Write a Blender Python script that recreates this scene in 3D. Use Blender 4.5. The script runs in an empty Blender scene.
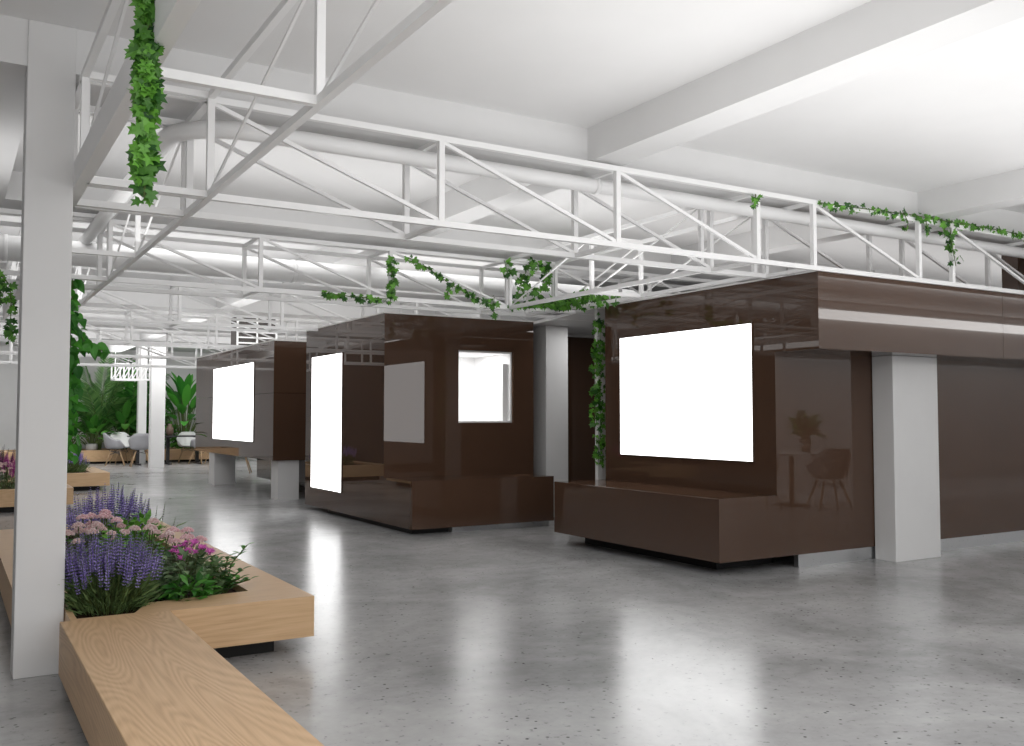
import bpy, math, random
from mathutils import Vector, Matrix, Euler
from math import sin, cos, pi, radians

scn = bpy.context.scene
COL = scn.collection

# ------------------------------------------------------------------ camera
cam_d = bpy.data.cameras.new('camera')
cam_d.sensor_fit = 'HORIZONTAL'
cam_d.sensor_width = 36.0
cam_d.lens = 936.4 / 1024 * 36.0
cam_d.clip_start = 0.05
cam_d.clip_end = 200
cam = bpy.data.objects.new('camera', cam_d)
COL.objects.link(cam)
cam.location = (0, 0, 1.25)
cam.rotation_euler = Euler((radians(90 + 2.66), 0, radians(-31.07)), 'XYZ')
scn.camera = cam

# ------------------------------------------------------------------ world
world = bpy.data.worlds.new('world')
scn.world = world
world.use_nodes = True
wb = world.node_tree.nodes['Background']
wb.inputs['Color'].default_value = (1.0, 1.0, 1.0, 1)
wb.inputs['Strength'].default_value = 1.0

# ------------------------------------------------------------------ colour management
vs = scn.view_settings
vs.view_transform = 'Standard'
vs.look = 'None'
vs.gamma = 1.0
vs.use_curve_mapping = False
vs.exposure = 0.0


def area(name, loc, sx, sy, power, direction, col=(1, 0.995, 0.99)):
    l = bpy.data.lights.new(name, 'AREA')
    l.shape = 'RECTANGLE'
    l.size = sx
    l.size_y = sy
    l.energy = power
    l.color = col
    o = bpy.data.objects.new(name, l)
    COL.objects.link(o)
    o.location = loc
    d = Vector(direction).normalized()
    # local x stays along world x (or y when the lamp looks along x)
    z = -d
    x = Vector((1, 0, 0)) if abs(d.x) < 0.5 else Vector((0, 1, 0))
    x = (x - z * x.dot(z)).normalized()
    y = z.cross(x)
    o.rotation_euler = Matrix((x, y, z)).transposed().to_euler()
    return o


# added fill lights in mid-air, without fixtures, brightening the ceiling coffers
BEAM_Y = [(5.1, 5.7), (8.35, 9.05), (11.85, 12.55), (15.35, 16.05), (18.85, 19.55), (22.35, 23.05)]
area('coffer_fill', (5.2, 3.0, 1.75), 6.5, 2.4, 74, (0, 0, 1))
area('coffer_fill', (7.0, 7.0, 2.5), 15.0, 1.4, 58, (0, 0, 1))
for _i in range(1, 5):
    _a, _b = BEAM_Y[_i][1], BEAM_Y[_i + 1][0]
    area('coffer_fill', (3.5, (_a + _b) / 2, 2.45), 7.0, 1.4, [0, 34, 36, 42, 50][_i], (0, 0, 1))
area('coffer_fill', (3.5, 25.5, 2.62), 6.0, 2.5, 100, (0, 0, 1))
# more added fill lights: behind the beams, above the viewer, facing the rear wall, in the alley
for _i, (_a, _b) in enumerate(BEAM_Y):
    area('beam_back_fill', (3.0, _b + 0.03, 3.085), 10.0, 0.17, [18, 22, 26, 36, 60, 150][_i], (0, 1, -0.6))
area('foreground_fill', (1.5, 0.6, 3.15), 8.0, 1.8, 200, (0, 0.12, -1))  # added fill that brightens the foreground floor and wood from above
area('rear_wall_fill', (14.0, 1.2, 3.12), 13.0, 0.5, 300, (0, -1, -0.75))  # added to lift the rear wall mirrored in the right kiosk
area('alley_fill', (7.0, 9.2, 2.38), 0.8, 0.5, 9, (0, 0, -1))  # added fill under the slab for the column in the gap



# ------------------------------------------------------------------ materials
def nodes_of(name):
    m = bpy.data.materials.new(name)
    m.use_nodes = True
    nt = m.node_tree
    return m, nt, nt.nodes['Principled BSDF']


def N(nt, t, **kw):
    n = nt.nodes.new(t)
    for k, v in kw.items():
        if k in n.inputs:
            n.inputs[k].default_value = v
        else:
            setattr(n, k, v)
    return n


def ramp(nt, stops):
    r = nt.nodes.new('ShaderNodeValToRGB')
    e = r.color_ramp.elements
    while len(e) < len(stops):
        e.new(0.5)
    for k, (p, c) in enumerate(stops):
        e[k].position = p
        e[k].color = (*c, 1) if len(c) == 3 else c
    return r


def paint(name, c, rough=0.5, var=0.04, spec=0.4, scale=3.0):
    m, nt, b = nodes_of(name)
    tc = N(nt, 'ShaderNodeTexCoord')
    n = N(nt, 'ShaderNodeTexNoise', Scale=scale, Detail=4.0)
    nt.links.new(tc.outputs['Object'], n.inputs['Vector'])
    lo = tuple(x * (1 - var) for x in c)
    hi = tuple(min(1, x * (1 + var)) for x in c)
    r = ramp(nt, [(0.3, lo), (0.7, hi)])
    nt.links.new(n.outputs['Fac'], r.inputs['Fac'])
    nt.links.new(r.outputs['Color'], b.inputs['Base Color'])
    b.inputs['Roughness'].default_value = rough
    b.inputs['Specular IOR Level'].default_value = spec
    return m


def gloss_brown(name, c):
    m, nt, b = nodes_of(name)
    tc = N(nt, 'ShaderNodeTexCoord')
    n = N(nt, 'ShaderNodeTexNoise', Scale=1.2, Detail=3.0)
    nt.links.new(tc.outputs['Object'], n.inputs['Vector'])
    r = ramp(nt, [(0.3, tuple(x * 0.95 for x in c)), (0.7, tuple(x * 1.05 for x in c))])
    nt.links.new(n.outputs['Fac'], r.inputs['Fac'])
    nt.links.new(r.outputs['Color'], b.inputs['Base Color'])
    b.inputs['Roughness'].default_value = 0.09
    b.inputs['IOR'].default_value = 1.0
    b.inputs['Coat Weight'].default_value = 1.0
    b.inputs['Coat IOR'].default_value = 1.53
    b.inputs['Coat Roughness'].default_value = 0.008
    return m


def concrete():
    m, nt, b = nodes_of('polished_concrete')
    tc = N(nt, 'ShaderNodeTexCoord')
    n1 = N(nt, 'ShaderNodeTexNoise', Scale=0.9, Detail=8.0, Roughness=0.62, Distortion=0.6)
    n2 = N(nt, 'ShaderNodeTexNoise', Scale=7.0, Detail=8.0, Roughness=0.7)
    n3 = N(nt, 'ShaderNodeTexNoise', Scale=26.0, Detail=3.0, Roughness=0.6)
    n4 = N(nt, 'ShaderNodeTexVoronoi', Scale=17.0)
    for n in (n1, n2, n3, n4):
        nt.links.new(tc.outputs['Object'], n.inputs['Vector'])
    mix = N(nt, 'ShaderNodeMix', data_type='FLOAT')
    mix.inputs[0].default_value = 0.22
    nt.links.new(n1.outputs['Fac'], mix.inputs[2])
    nt.links.new(n2.outputs['Fac'], mix.inputs[3])
    r = ramp(nt, [(0.36, (0.26, 0.26, 0.262)), (0.5, (0.38, 0.38, 0.382)), (0.66, (0.49, 0.49, 0.49))])
    nt.links.new(mix.outputs[0], r.inputs['Fac'])
    # fine aggregate and pits
    r3 = ramp(nt, [(0.27, (0.3, 0.3, 0.3)), (0.38, (0.95, 0.95, 0.95)), (0.64, (1, 1, 1)), (0.74, (1, 1, 1))])
    nt.links.new(n3.outputs['Fac'], r3.inputs['Fac'])
    r4 = ramp(nt, [(0.0, (0.12, 0.12, 0.12)), (0.09, (0.2, 0.2, 0.2)), (0.15, (1, 1, 1))])
    nt.links.new(n4.outputs['Distance'], r4.inputs['Fac'])
    n5 = N(nt, 'ShaderNodeTexNoise', Scale=3.0, Detail=3.0)
    nt.links.new(tc.outputs['Object'], n5.inputs['Vector'])
    r5 = ramp(nt, [(0.42, (0, 0, 0)), (0.55, (1, 1, 1))])
    nt.links.new(n5.outputs['Fac'], r5.inputs['Fac'])
    m1 = N(nt, 'ShaderNodeMix', data_type='RGBA', blend_type='MULTIPLY')
    m1.inputs[0].default_value = 0.85
    nt.links.new(r.outputs['Color'], m1.inputs[6])
    nt.links.new(r3.outputs['Color'], m1.inputs[7])
    m2 = N(nt, 'ShaderNodeMix', data_type='RGBA', blend_type='MULTIPLY')
    nt.links.new(r5.outputs['Color'], m2.inputs[0])
    nt.links.new(m1.outputs[2], m2.inputs[6])
    nt.links.new(r4.outputs['Color'], m2.inputs[7])
    nt.links.new(m2.outputs[2], b.inputs['Base Color'])
    rr = ramp(nt, [(0.3, (0.21, 0.21, 0.21)), (0.7, (0.25, 0.25, 0.25))])
    nt.links.new(n2.outputs['Fac'], rr.inputs['Fac'])
    nt.links.new(rr.outputs['Color'], b.inputs['Roughness'])
    b.inputs['IOR'].default_value = 1.45
    return m


def oak(name, axis='Y', tone=1.0, fine_share=0.72):
    """oak veneer whose grain runs along one axis"""
    m, nt, b = nodes_of(name)
    tc = N(nt, 'ShaderNodeTexCoord')
    mp = N(nt, 'ShaderNodeMapping')
    s = {'X': (0.55, 5.5, 5.5), 'Y': (5.5, 0.55, 5.5)}[axis]
    mp.inputs['Scale'].default_value = s
    nt.links.new(tc.outputs['Object'], mp.inputs['Vector'])
    big = N(nt, 'ShaderNodeTexNoise', Scale=0.75, Detail=1.5, Roughness=0.4, Distortion=0.25)
    nt.links.new(mp.outputs['Vector'], big.inputs['Vector'])
    # cathedral rings = sine of a smooth field
    mul = N(nt, 'ShaderNodeMath', operation='MULTIPLY')
    mul.inputs[1].default_value = 210.0
    nt.links.new(big.outputs['Fac'], mul.inputs[0])
    sn = N(nt, 'ShaderNodeMath', operation='SINE')
    nt.links.new(mul.outputs[0], sn.inputs[0])
    mr = N(nt, 'ShaderNodeMapRange')
    mr.inputs[1].default_value = -1
    nt.links.new(sn.outputs[0], mr.inputs[0])
    mp2 = N(nt, 'ShaderNodeMapping')
    s2 = {'X': (3, 90, 90), 'Y': (90, 3, 90)}[axis]
    mp2.inputs['Scale'].default_value = s2
    nt.links.new(tc.outputs['Object'], mp2.inputs['Vector'])
    fine = N(nt, 'ShaderNodeTexNoise', Scale=1.0, Detail=5.0, Roughness=0.65)
    nt.links.new(mp2.outputs['Vector'], fine.inputs['Vector'])
    mx = N(nt, 'ShaderNodeMix', data_type='FLOAT')
    mx.inputs[0].default_value = fine_share
    nt.links.new(mr.outputs[0], mx.inputs[2])
    nt.links.new(fine.outputs['Fac'], mx.inputs[3])
    k = tone
    r = ramp(nt, [(0.12, (0.44 * k, 0.265 * k, 0.135 * k)), (0.45, (0.58 * k, 0.38 * k, 0.21 * k)),
                  (0.8, (0.68 * k, 0.465 * k, 0.275 * k))])
    nt.links.new(mx.outputs[0], r.inputs['Fac'])
    nt.links.new(r.outputs['Color'], b.inputs['Base Color'])
    b.inputs['Roughness'].default_value = 0.42
    bp = N(nt, 'ShaderNodeBump', Strength=0.12, Distance=0.004)
    nt.links.new(mx.outputs[0], bp.inputs['Height'])
    nt.links.new(bp.outputs['Normal'], b.inputs['Normal'])
    return m


def foliage(name, dark, light, rough=0.45, trans=0.25):
    m, nt, b = nodes_of(name)
    g = N(nt, 'ShaderNodeNewGeometry')
    r = ramp(nt, [(0.0, dark), (1.0, light)])
    nt.links.new(g.outputs['Random Per Island'], r.inputs['Fac'])
    nt.links.new(r.outputs['Color'], b.inputs['Base Color'])
    b.inputs['Roughness'].default_value = rough
    t = N(nt, 'ShaderNodeBsdfTranslucent')
    nt.links.new(r.outputs['Color'], t.inputs['Color'])
    ms = N(nt, 'ShaderNodeMixShader')
    ms.inputs[0].default_value = trans
    out = nt.nodes['Material Output']
    nt.links.new(b.outputs[0], ms.inputs[1])
    nt.links.new(t.outputs[0], ms.inputs[2])
    nt.links.new(ms.outputs[0], out.inputs['Surface'])
    return m


def glow(name, c, s):
    m, nt, b = nodes_of(name)
    b.inputs['Base Color'].default_value = (0.8, 0.8, 0.8, 1)
    b.inputs['Emission Color'].default_value = (*c, 1)
    b.inputs['Emission Strength'].default_value = s
    b.inputs['Roughness'].default_value = 0.3
    return m


def metal(name, c, rough):
    m, nt, b = nodes_of(name)
    tc = N(nt, 'ShaderNodeTexCoord')
    n = N(nt, 'ShaderNodeTexNoise', Scale=60.0, Detail=2.0)
    nt.links.new(tc.outputs['Object'], n.inputs['Vector'])
    r = ramp(nt, [(0.3, (rough * 0.85,) * 3), (0.7, (rough * 1.15,) * 3)])
    nt.links.new(n.outputs['Fac'], r.inputs['Fac'])
    nt.links.new(r.outputs['Color'], b.inputs['Roughness'])
    b.inputs['Base Color'].default_value = (*c, 1)
    b.inputs['Metallic'].default_value = 1.0
    return m


M = dict(
    floor=concrete(),
    white=paint('white_wall_paint', (0.74, 0.738, 0.736), 0.6, 0.015),
    greywall=paint('grey_wall_paint', (0.085, 0.075, 0.07), 0.6, 0.05),
    rear=paint('pale_grey_wall_paint', (0.5, 0.495, 0.49), 0.6, 0.02),
    ceil=paint('white_ceiling_paint', (0.80, 0.797, 0.795), 0.7, 0.012),
    truss=paint('white_steel_paint', (0.88, 0.878, 0.876), 0.35, 0.01, 0.5),
    column=paint('white_column_paint', (0.72, 0.717, 0.715), 0.5, 0.015),
    duct=paint('white_duct_paint', (0.88, 0.878, 0.876), 0.4, 0.012),
    brown=gloss_brown('gloss_brown_panel', (0.078, 0.043, 0.0275)),
    trim=paint('white_rim_paint', (0.78, 0.76, 0.74), 0.4, 0.01),
    steel=metal('brushed_steel', (0.62, 0.63, 0.64), 0.32),
    black=paint('black_base_shade', (0.012, 0.012, 0.012), 0.6, 0.1),  # black bases, with the shade beneath the boxes put into their colour
    oak_y=oak('oak_grain_along_y', 'Y'),
    oak_x=oak('oak_grain_along_x', 'X', 1.0, 0.86),
    oak_leg=oak('oak_leg', 'Y', 0.85),
    soil=paint('dark_soil', (0.035, 0.02, 0.014), 0.95, 0.5, 0.1, 40),
    screen=glow('lit_screen', (1, 1, 1), 3.2),
    lamp=glow('lamp_diffuser', (1, 0.985, 0.97), 5.0),
    lampdim=glow('dim_lamp_diffuser', (1, 0.985, 0.97), 1.6),
    shell=paint('grey_shell_plastic', (0.36, 0.36, 0.38), 0.4, 0.03),
    shell_w=paint('white_shell_plastic', (0.78, 0.78, 0.78), 0.4, 0.02),
    darktop=paint('dark_table_laminate', (0.03, 0.03, 0.032), 0.35, 0.05),
    whitetop=paint('white_table_laminate', (0.78, 0.78, 0.77), 0.3, 0.02),
    wire=metal('dark_wire', (0.15, 0.15, 0.15), 0.4),
    ivy=foliage('ivy_leaf', (0.010, 0.075, 0.008), (0.17, 0.45, 0.055)),
    vine=foliage('climber_leaf', (0.015, 0.12, 0.012), (0.10, 0.42, 0.04)),
    stem=paint('green_stem', (0.09, 0.13, 0.035), 0.6, 0.2),
    lavleaf=foliage('lavender_leaf', (0.07, 0.14, 0.045), (0.22, 0.32, 0.12)),
    lav=foliage('lavender_flower', (0.24, 0.17, 0.52), (0.60, 0.49, 0.93), 0.7),
    lavdark=foliage('dark_spike_flower', (0.03, 0.012, 0.045), (0.09, 0.03, 0.14), 0.7),
    sedum=foliage('sedum_flower', (0.85, 0.50, 0.55), (1.0, 0.82, 0.84), 0.8),
    sedumpale=foliage('pale_sedum_flower', (0.78, 0.52, 0.52), (1.0, 0.88, 0.86), 0.8),
    aster=foliage('magenta_petal', (0.38, 0.03, 0.29), (0.78, 0.16, 0.58), 0.6),
    leafgreen=foliage('fresh_green_leaf', (0.06, 0.22, 0.02), (0.22, 0.50, 0.07)),
    leafdull=foliage('dull_green_leaf', (0.04, 0.10, 0.035), (0.22, 0.32, 0.15)),
    leafmid=foliage('mid_green_leaf', (0.03, 0.15, 0.02), (0.13, 0.40, 0.055)),
    palm=foliage('palm_leaf', (0.05, 0.16, 0.04), (0.19, 0.36, 0.11)),
    dpalm=foliage('deep_palm_leaf', (0.015, 0.10, 0.015), (0.08, 0.30, 0.045)),
    bird=foliage('paddle_leaf', (0.02, 0.17, 0.02), (0.12, 0.45, 0.06)),
    pot=paint('grey_pot', (0.35, 0.34, 0.33), 0.6, 0.05),
    vase=paint('brown_vase', (0.12, 0.08, 0.06), 0.5, 0.1),
)


# ------------------------------------------------------------------ mesh builder
class MB:
    def __init__(self):
        self.v = []
        self.f = []

    def add(self, vs, fs):
        o = len(self.v)
        self.v += [tuple(p) for p in vs]
        self.f += [tuple(i + o for i in q) for q in fs]
        return self

    def box(self, x0, x1, y0, y1, z0, z1):
        return self.add([(x0, y0, z0), (x1, y0, z0), (x1, y1, z0), (x0, y1, z0),
                         (x0, y0, z1), (x1, y0, z1), (x1, y1, z1), (x0, y1, z1)],
                        [(0, 3, 2, 1), (4, 5, 6, 7), (0, 1, 5, 4), (1, 2, 6, 5), (2, 3, 7, 6), (3, 0, 4, 7)])

    def bar(self, p, q, w, h=None):
        """square bar from p to q"""
        h = h or w
        p, q = Vector(p), Vector(q)
        d = (q - p).normalized()
        up = Vector((0, 0, 1)) if abs(d.z) < 0.95 else Vector((0, 1, 0))
        s = d.cross(up).normalized() * (w / 2)
        u = s.cross(d).normalized() * (h / 2)
        vs = [p - s - u, p + s - u, p + s + u, p - s + u, q - s - u, q + s - u, q + s + u, q - s + u]
        return self.add(vs, [(0, 1, 2, 3), (7, 6, 5, 4), (0, 4, 5, 1), (1, 5, 6, 2), (2, 6, 7, 3), (3, 7, 4, 0)])

    def tube(self, pts, r, n=8, caps=True):
        pts = [Vector(p) for p in pts]
        rs = r if isinstance(r, (list, tuple)) else [r] * len(pts)
        vs, fs = [], []
        ref = None
        for i, p in enumerate(pts):
            d = (pts[min(i + 1, len(pts) - 1)] - pts[max(i - 1, 0)]).normalized()
            if ref is None:
                ref = Vector((0, 0, 1)) if abs(d.z) < 0.9 else Vector((1, 0, 0))
            a = (ref - d * ref.dot(d)).normalized()
            ref = a
            b = d.cross(a)
            for k in range(n):
                t = 2 * pi * k / n
                vs.append(p + (a * cos(t) + b * sin(t)) * rs[i])
        for i in range(len(pts) - 1):
            for k in range(n):
                k2 = (k + 1) % n
                fs.append((i * n + k, i * n + k2, (i + 1) * n + k2, (i + 1) * n + k))
        if caps:
            fs.append(tuple(range(n - 1, -1, -1)))
            fs.append(tuple((len(pts) - 1) * n + k for k in range(n)))
        return self.add(vs, fs)

    def lathe(self, prof, n=24, c=(0, 0, 0)):
        vs, fs = [], []
        for r, z in prof:
            for k in range(n):
                t = 2 * pi * k / n
                vs.append((c[0] + r * cos(t), c[1] + r * sin(t), c[2] + z))
        for i in range(len(prof) - 1):
            for k in range(n):
                k2 = (k + 1) % n
                fs.append((i * n + k, i * n + k2, (i + 1) * n + k2, (i + 1) * n + k))
        fs.append(tuple(range(n - 1, -1, -1)))
        fs.append(tuple((len(prof) - 1) * n + k for k in range(n)))
        return self.add(vs, fs)

    def prism(self, poly, z0, z1):
        n = len(poly)
        vs = [(x, y, z0) for x, y in poly] + [(x, y, z1) for x, y in poly]
        fs = [tuple(range(n - 1, -1, -1)), tuple(range(n, 2 * n))]
        fs += [(i, (i + 1) % n, n + (i + 1) % n, n + i) for i in range(n)]
        return self.add(vs, fs)

    def leaf(self, p, d, nrm, L, W, shape='oval', bend=0.15):
        """a bent leaf blade from p along d, its face looking along nrm"""
        p, d = Vector(p), Vector(d).normalized()
        nrm = Vector(nrm)
        nrm = nrm - d * nrm.dot(d)
        if nrm.length < 1e-4:
            nrm = d.orthogonal()
        nrm.normalize()
        s = d.cross(nrm)
        prof = {'oval': [(0, 0.03), (0.2, 0.38), (0.45, 0.5), (0.75, 0.33), (1, 0.02)],
                'lance': [(0, 0.05), (0.3, 0.5), (0.65, 0.36), (1, 0.02)],
                'paddle': [(0, 0.06), (0.15, 0.36), (0.4, 0.5), (0.7, 0.45), (0.88, 0.27), (1, 0.02)],
                'heart': [(-0.12, 0.2), (0.05, 0.46), (0.3, 0.5), (0.65, 0.3), (1, 0.02)],
                'blade': [(0, 0.5), (1, 0.05)]}[shape]
        vs, fs = [], []
        for t, w in prof:
            c = p + d * (L * t) - nrm * (bend * L * t * t)
            lift = nrm * (w * W * 0.25)
            vs += [c - s * (w * W) + lift, c, c + s * (w * W) + lift]
        for i in range(len(prof) - 1):
            a = i * 3
            fs += [(a, a + 1, a + 4, a + 3), (a + 1, a + 2, a + 5, a + 4)]
        return self.add(vs, fs)

    def ivyleaf(self, p, d, nrm, L):
        p, d = Vector(p), Vector(d).normalized()
        nrm = Vector(nrm)
        nrm = nrm - d * nrm.dot(d)
        if nrm.length < 1e-4:
            nrm = d.orthogonal()
        nrm.normalize()
        s = d.cross(nrm)
        out = [(0.0, 0.0), (-0.12, 0.30), (0.08, 0.58), (0.28, 0.30), (0.62, 0.52), (0.60, 0.2), (1.0, 0.0)]
        loop = out + [(a, -b) for a, b in out[-2:0:-1]]
        vs = [p + d * (L * 0.32) - nrm * 0.02 * L]
        for a, b in loop:
            vs.append(p + d * (L * a) + s * (L * b) + nrm * (L * (0.14 * abs(b) - 0.18 * a * a)))
        n = len(loop)
        return self.add(vs, [(0, 1 + i, 1 + (i + 1) % n) for i in range(n)])

    def blob(self, c, r, n=6):
        """small faceted ball"""
        c = Vector(c)
        vs = [c + Vector((0, 0, -r))]
        for z, q in ((-0.5, 0.87), (0.5, 0.87)):
            for k in range(n):
                t = 2 * pi * (k + (0.5 if z > 0 else 0)) / n
                vs.append(c + Vector((q * r * cos(t), q * r * sin(t), z * r)))
        vs.append(c + Vector((0, 0, r)))
        fs = []
        for k in range(n):
            k2 = (k + 1) % n
            fs += [(0, 1 + k2, 1 + k), (1 + k, 1 + k2, 1 + n + k2, 1 + n + k), (1 + n + k, 1 + n + k2, 2 * n + 1)]
        return self.add(vs, fs)

    def build(self, name, mat, parent=None, smooth=False, bevel=0.0):
        off = Vector((0, 0, 0))
        if parent is not None:
            off = world_loc(parent)
        me = bpy.data.meshes.new(name)
        me.from_pydata([tuple(Vector(p) - off) for p in self.v], [], self.f)
        me.materials.append(mat)
        if smooth:
            me.polygons.foreach_set('use_smooth', [True] * len(me.polygons))
        me.update()
        o = bpy.data.objects.new(name, me)
        COL.objects.link(o)
        if parent is not None:
            o.parent = parent
        if bevel:
            bm = o.modifiers.new('bevel', 'BEVEL')
            bm.width = bevel
            bm.segments = 2
            bm.limit_method = 'ANGLE'
        return o


def world_loc(o):
    v = Vector((0, 0, 0))
    while o is not None:
        v += o.location
        o = o.parent
    return v


def tag(o, label, cat, group=None):
    o['label'] = label
    o['category'] = cat
    if group:
        o['group'] = group
    return o


def thing(name, label, cat, loc, group=None):
    o = bpy.data.objects.new(name, None)
    o.empty_display_size = 0.1
    COL.objects.link(o)
    o.location = loc
    return tag(o, label, cat, group)


def struct(name, mb, mat, bevel=0.0):
    o = mb.build(name, mat, None, False, bevel)
    o['kind'] = 'structure'
    return o


def copy_tree(o, parent=None):
    c = o.copy()
    COL.objects.link(c)
    if parent is not None:
        c.parent = parent
    for ch in list(o.children):
        copy_tree(ch, c)
    return c


# ------------------------------------------------------------------ room shell
XL, XR, YB, YF, ZC, ZB = -4.6, 21.0, -0.8, 29.3, 3.2, 2.97
struct('floor', MB().box(XL, XR, YB, YF + 0.2, -0.1, 0.0), M['floor'])
struct('ceiling', MB().box(XL, XR, YB, YF + 0.2, ZC, ZC + 0.1), M['ceil'])
struct('wall_far', MB().box(XL, XR, YF, YF + 0.15, 0, ZC), M['white'])
struct('wall_left', MB().box(XL - 0.15, XL, YB, YF, 0, ZC), M['greywall'])
struct('wall_right', MB().box(XR, XR + 0.15, YB, YF, 0, ZC), M['white'])
# rear wall: solid to the right, a wide window opening behind the camera
rw = MB()
rw.box(7.2, XR, YB - 0.15, YB, 0, ZC)
rw.box(XL, 7.2, YB - 0.15, YB, 0, 0.12)
rw.box(XL, 7.2, YB - 0.15, YB, 3.0, ZC)
struct('wall_rear', rw, M['rear'])
wf = MB()
for k in range(7):
    x = XL + 0.03 + k * (7.14 - XL) / 6
    wf.box(x - 0.03, x + 0.03, YB - 0.12, YB - 0.05, 0.12, 3.0)
wf.box(XL, 7.2, YB - 0.12, YB - 0.05, 0.12, 0.18)
wf.box(XL, 7.2, YB - 0.12, YB - 0.05, 2.94, 3.0)
struct('window_1', wf, M['truss'])
# inner walls to the right of the hall
struct('wall_inner', MB().box(7.0, XR, 12.6, 12.75, 0, ZC).box(7.6, 7.75, 12.75, YF, 0, ZC), M['white'])
struct('wall_service', MB().box(9.1, XR, 8.2, 8.32, 0, ZC).box(10.55, 10.9, 8.13, 8.2, 0, ZC), M['white'])
struct('reflection_darkener', MB().box(XL, 0.4, 22.1, 22.2, 0, ZB - 0.02), M['greywall'])  # unseen dark wall added to darken the middle kiosk's reflections
# ceiling beams
for k, (a, b) in enumerate(BEAM_Y):
    struct('trim_%d' % (k + 1), MB().box(XL, XR, a, b, ZB, ZC), M['white'])
bk = 7
for x0, x1 in ((3.67, 3.93), (7.2, 7.42), (0.1, 0.35), (-3.4, -3.15)):
    spans = [(YB, 5.1)] + [(BEAM_Y[i][1], BEAM_Y[i + 1][0]) for i in range(5)] + [(BEAM_Y[5][1], YF)]
    if x0 < 1.0:
        spans = spans[1:]
    if x0 > 4:
        spans = spans[:2]
    mb = MB()
    for a, b in spans:
        mb.box(x0, x1, a, b, ZB, ZC)
    struct('trim_%d' % bk, mb, M['white'])
    bk += 1

# alley between the kiosks: white slab, brown doorway
struct('trim_%d' % bk, MB().prism([(6.20, 9.76), (5.79, 7.79), (9.05, 7.79), (9.05, 10.6), (6.20, 10.6)], 2.39, 2.425), M['white'])
struct('wall_alley', MB().box(6.0, 7.27, 10.6, 10.72, 0, 2.39).box(8.2, 9.1, 10.6, 10.72, 0, 2.39)
       .box(7.27, 8.2, 10.6, 10.72, 2.35, 2.39), M['white'])
dr = struct('door_1', MB().box(7.25, 8.22, 10.66, 10.7, 0, 2.36), M['brown'])
MB().tube([(8.12, 10.645, 0.98), (8.12, 10.645, 1.12)], 0.008, 8).build('door_handle', M['steel'], dr, True)


# ------------------------------------------------------------------ columns
def column(x0, x1, y0, y1, label, z1=ZC):
    o = MB().box(x0, x1, y0, y1, 0, z1).build('column', M['column'], None, False, 0.004)
    tag(o, label, 'column')
    return o


column(0.296, 0.512, 5.09, 5.28, 'white square column in the left foreground beside the oak planter')
column(7.0, 7.62, 5.234, 5.446, 'broad white column under the brown overhang of the right kiosk', 1.779)
column(6.37, 6.70, 9.75, 10.08, 'white column in the gap between the two brown kiosks', 2.389)
column(5.875, 6.1, 8.0, 8.05, 'white column edge at the ivy behind the right kiosk', 2.389)
column(4.25, 4.58, 24.1, 24.35, 'white column in front of the dark dining table')
column(4.36, 4.57, 26.55, 26.78, 'narrow white column just in front of the palms by the far wall')


# ------------------------------------------------------------------ trusses
def truss_x(y0, y1, nodes, zb, zt, label, w=0.036, rod=0.022, left=-2.2, right=13.5):
    """box truss running along x: four chords, uprights, diagonals and cross members"""
    t = thing('box_truss', label, 'truss', ((left + right) / 2, (y0 + y1) / 2, zb), 'white box trusses across the hall')
    for y in (y0, y1):
        for z in (zb + w / 2, zt - w / 2):
            MB().bar((left, y, z), (right, y, z), w).build('chord', M['truss'], t)
        for i, x in enumerate(nodes):
            MB().bar((x, y, zb + w), (x, y, zt - w), w).build('upright', M['truss'], t)
            if i + 1 < len(nodes) and nodes[i + 1] - x > 0.9:
                MB().bar((x + 0.01, y, zt - w), (nodes[i + 1] - 0.01, y, zb + w), rod).build('diagonal', M['truss'], t)
    for i, x in enumerate(nodes):
        for z in (zb + w / 2, zt - w / 2):
            MB().bar((x, y0 + w / 2, z), (x, y1 - w / 2, z), w * 0.8).build('cross_member', M['truss'], t)
    return t


def truss_y(x0, x1, nodes, zb, zt, label, w0=0.036, h0=0.036, w=0.033, rod=0.012, y_a=0.0, y_b=12.0):
    t = thing('box_truss', label, 'truss', ((x0 + x1) / 2, (y_a + y_b) / 2, zb), 'white box trusses along the hall')
    for x, ww, hh in ((x0, w0, h0), (x1, w, w)):
        MB().bar((x, y_a, zb + hh / 2), (x, y_b, zb + hh / 2), ww, hh).build('chord', M['truss'], t)
        MB().bar((x, y_a, zt - w / 2), (x, y_b, zt - w / 2), w).build('chord', M['truss'], t)
        for i, y in enumerate(nodes):
            MB().bar((x, y, zb + hh), (x, y, zt - w), w).build('upright', M['truss'], t)
            if i + 1 < len(nodes) and nodes[i + 1] - y > 0.9:
                MB().bar((x, y + 0.02, zt - w), (x, nodes[i + 1] - 0.03, zb + hh), rod).build('diagonal', M['truss'], t)
    for y in nodes:
        for z in (zb + w / 2, zt - w / 2):
            MB().bar((x0 + w / 2, y, z), (x1 - w / 2, y, z), w).build('cross_member', M['truss'], t)
    return t


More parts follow.
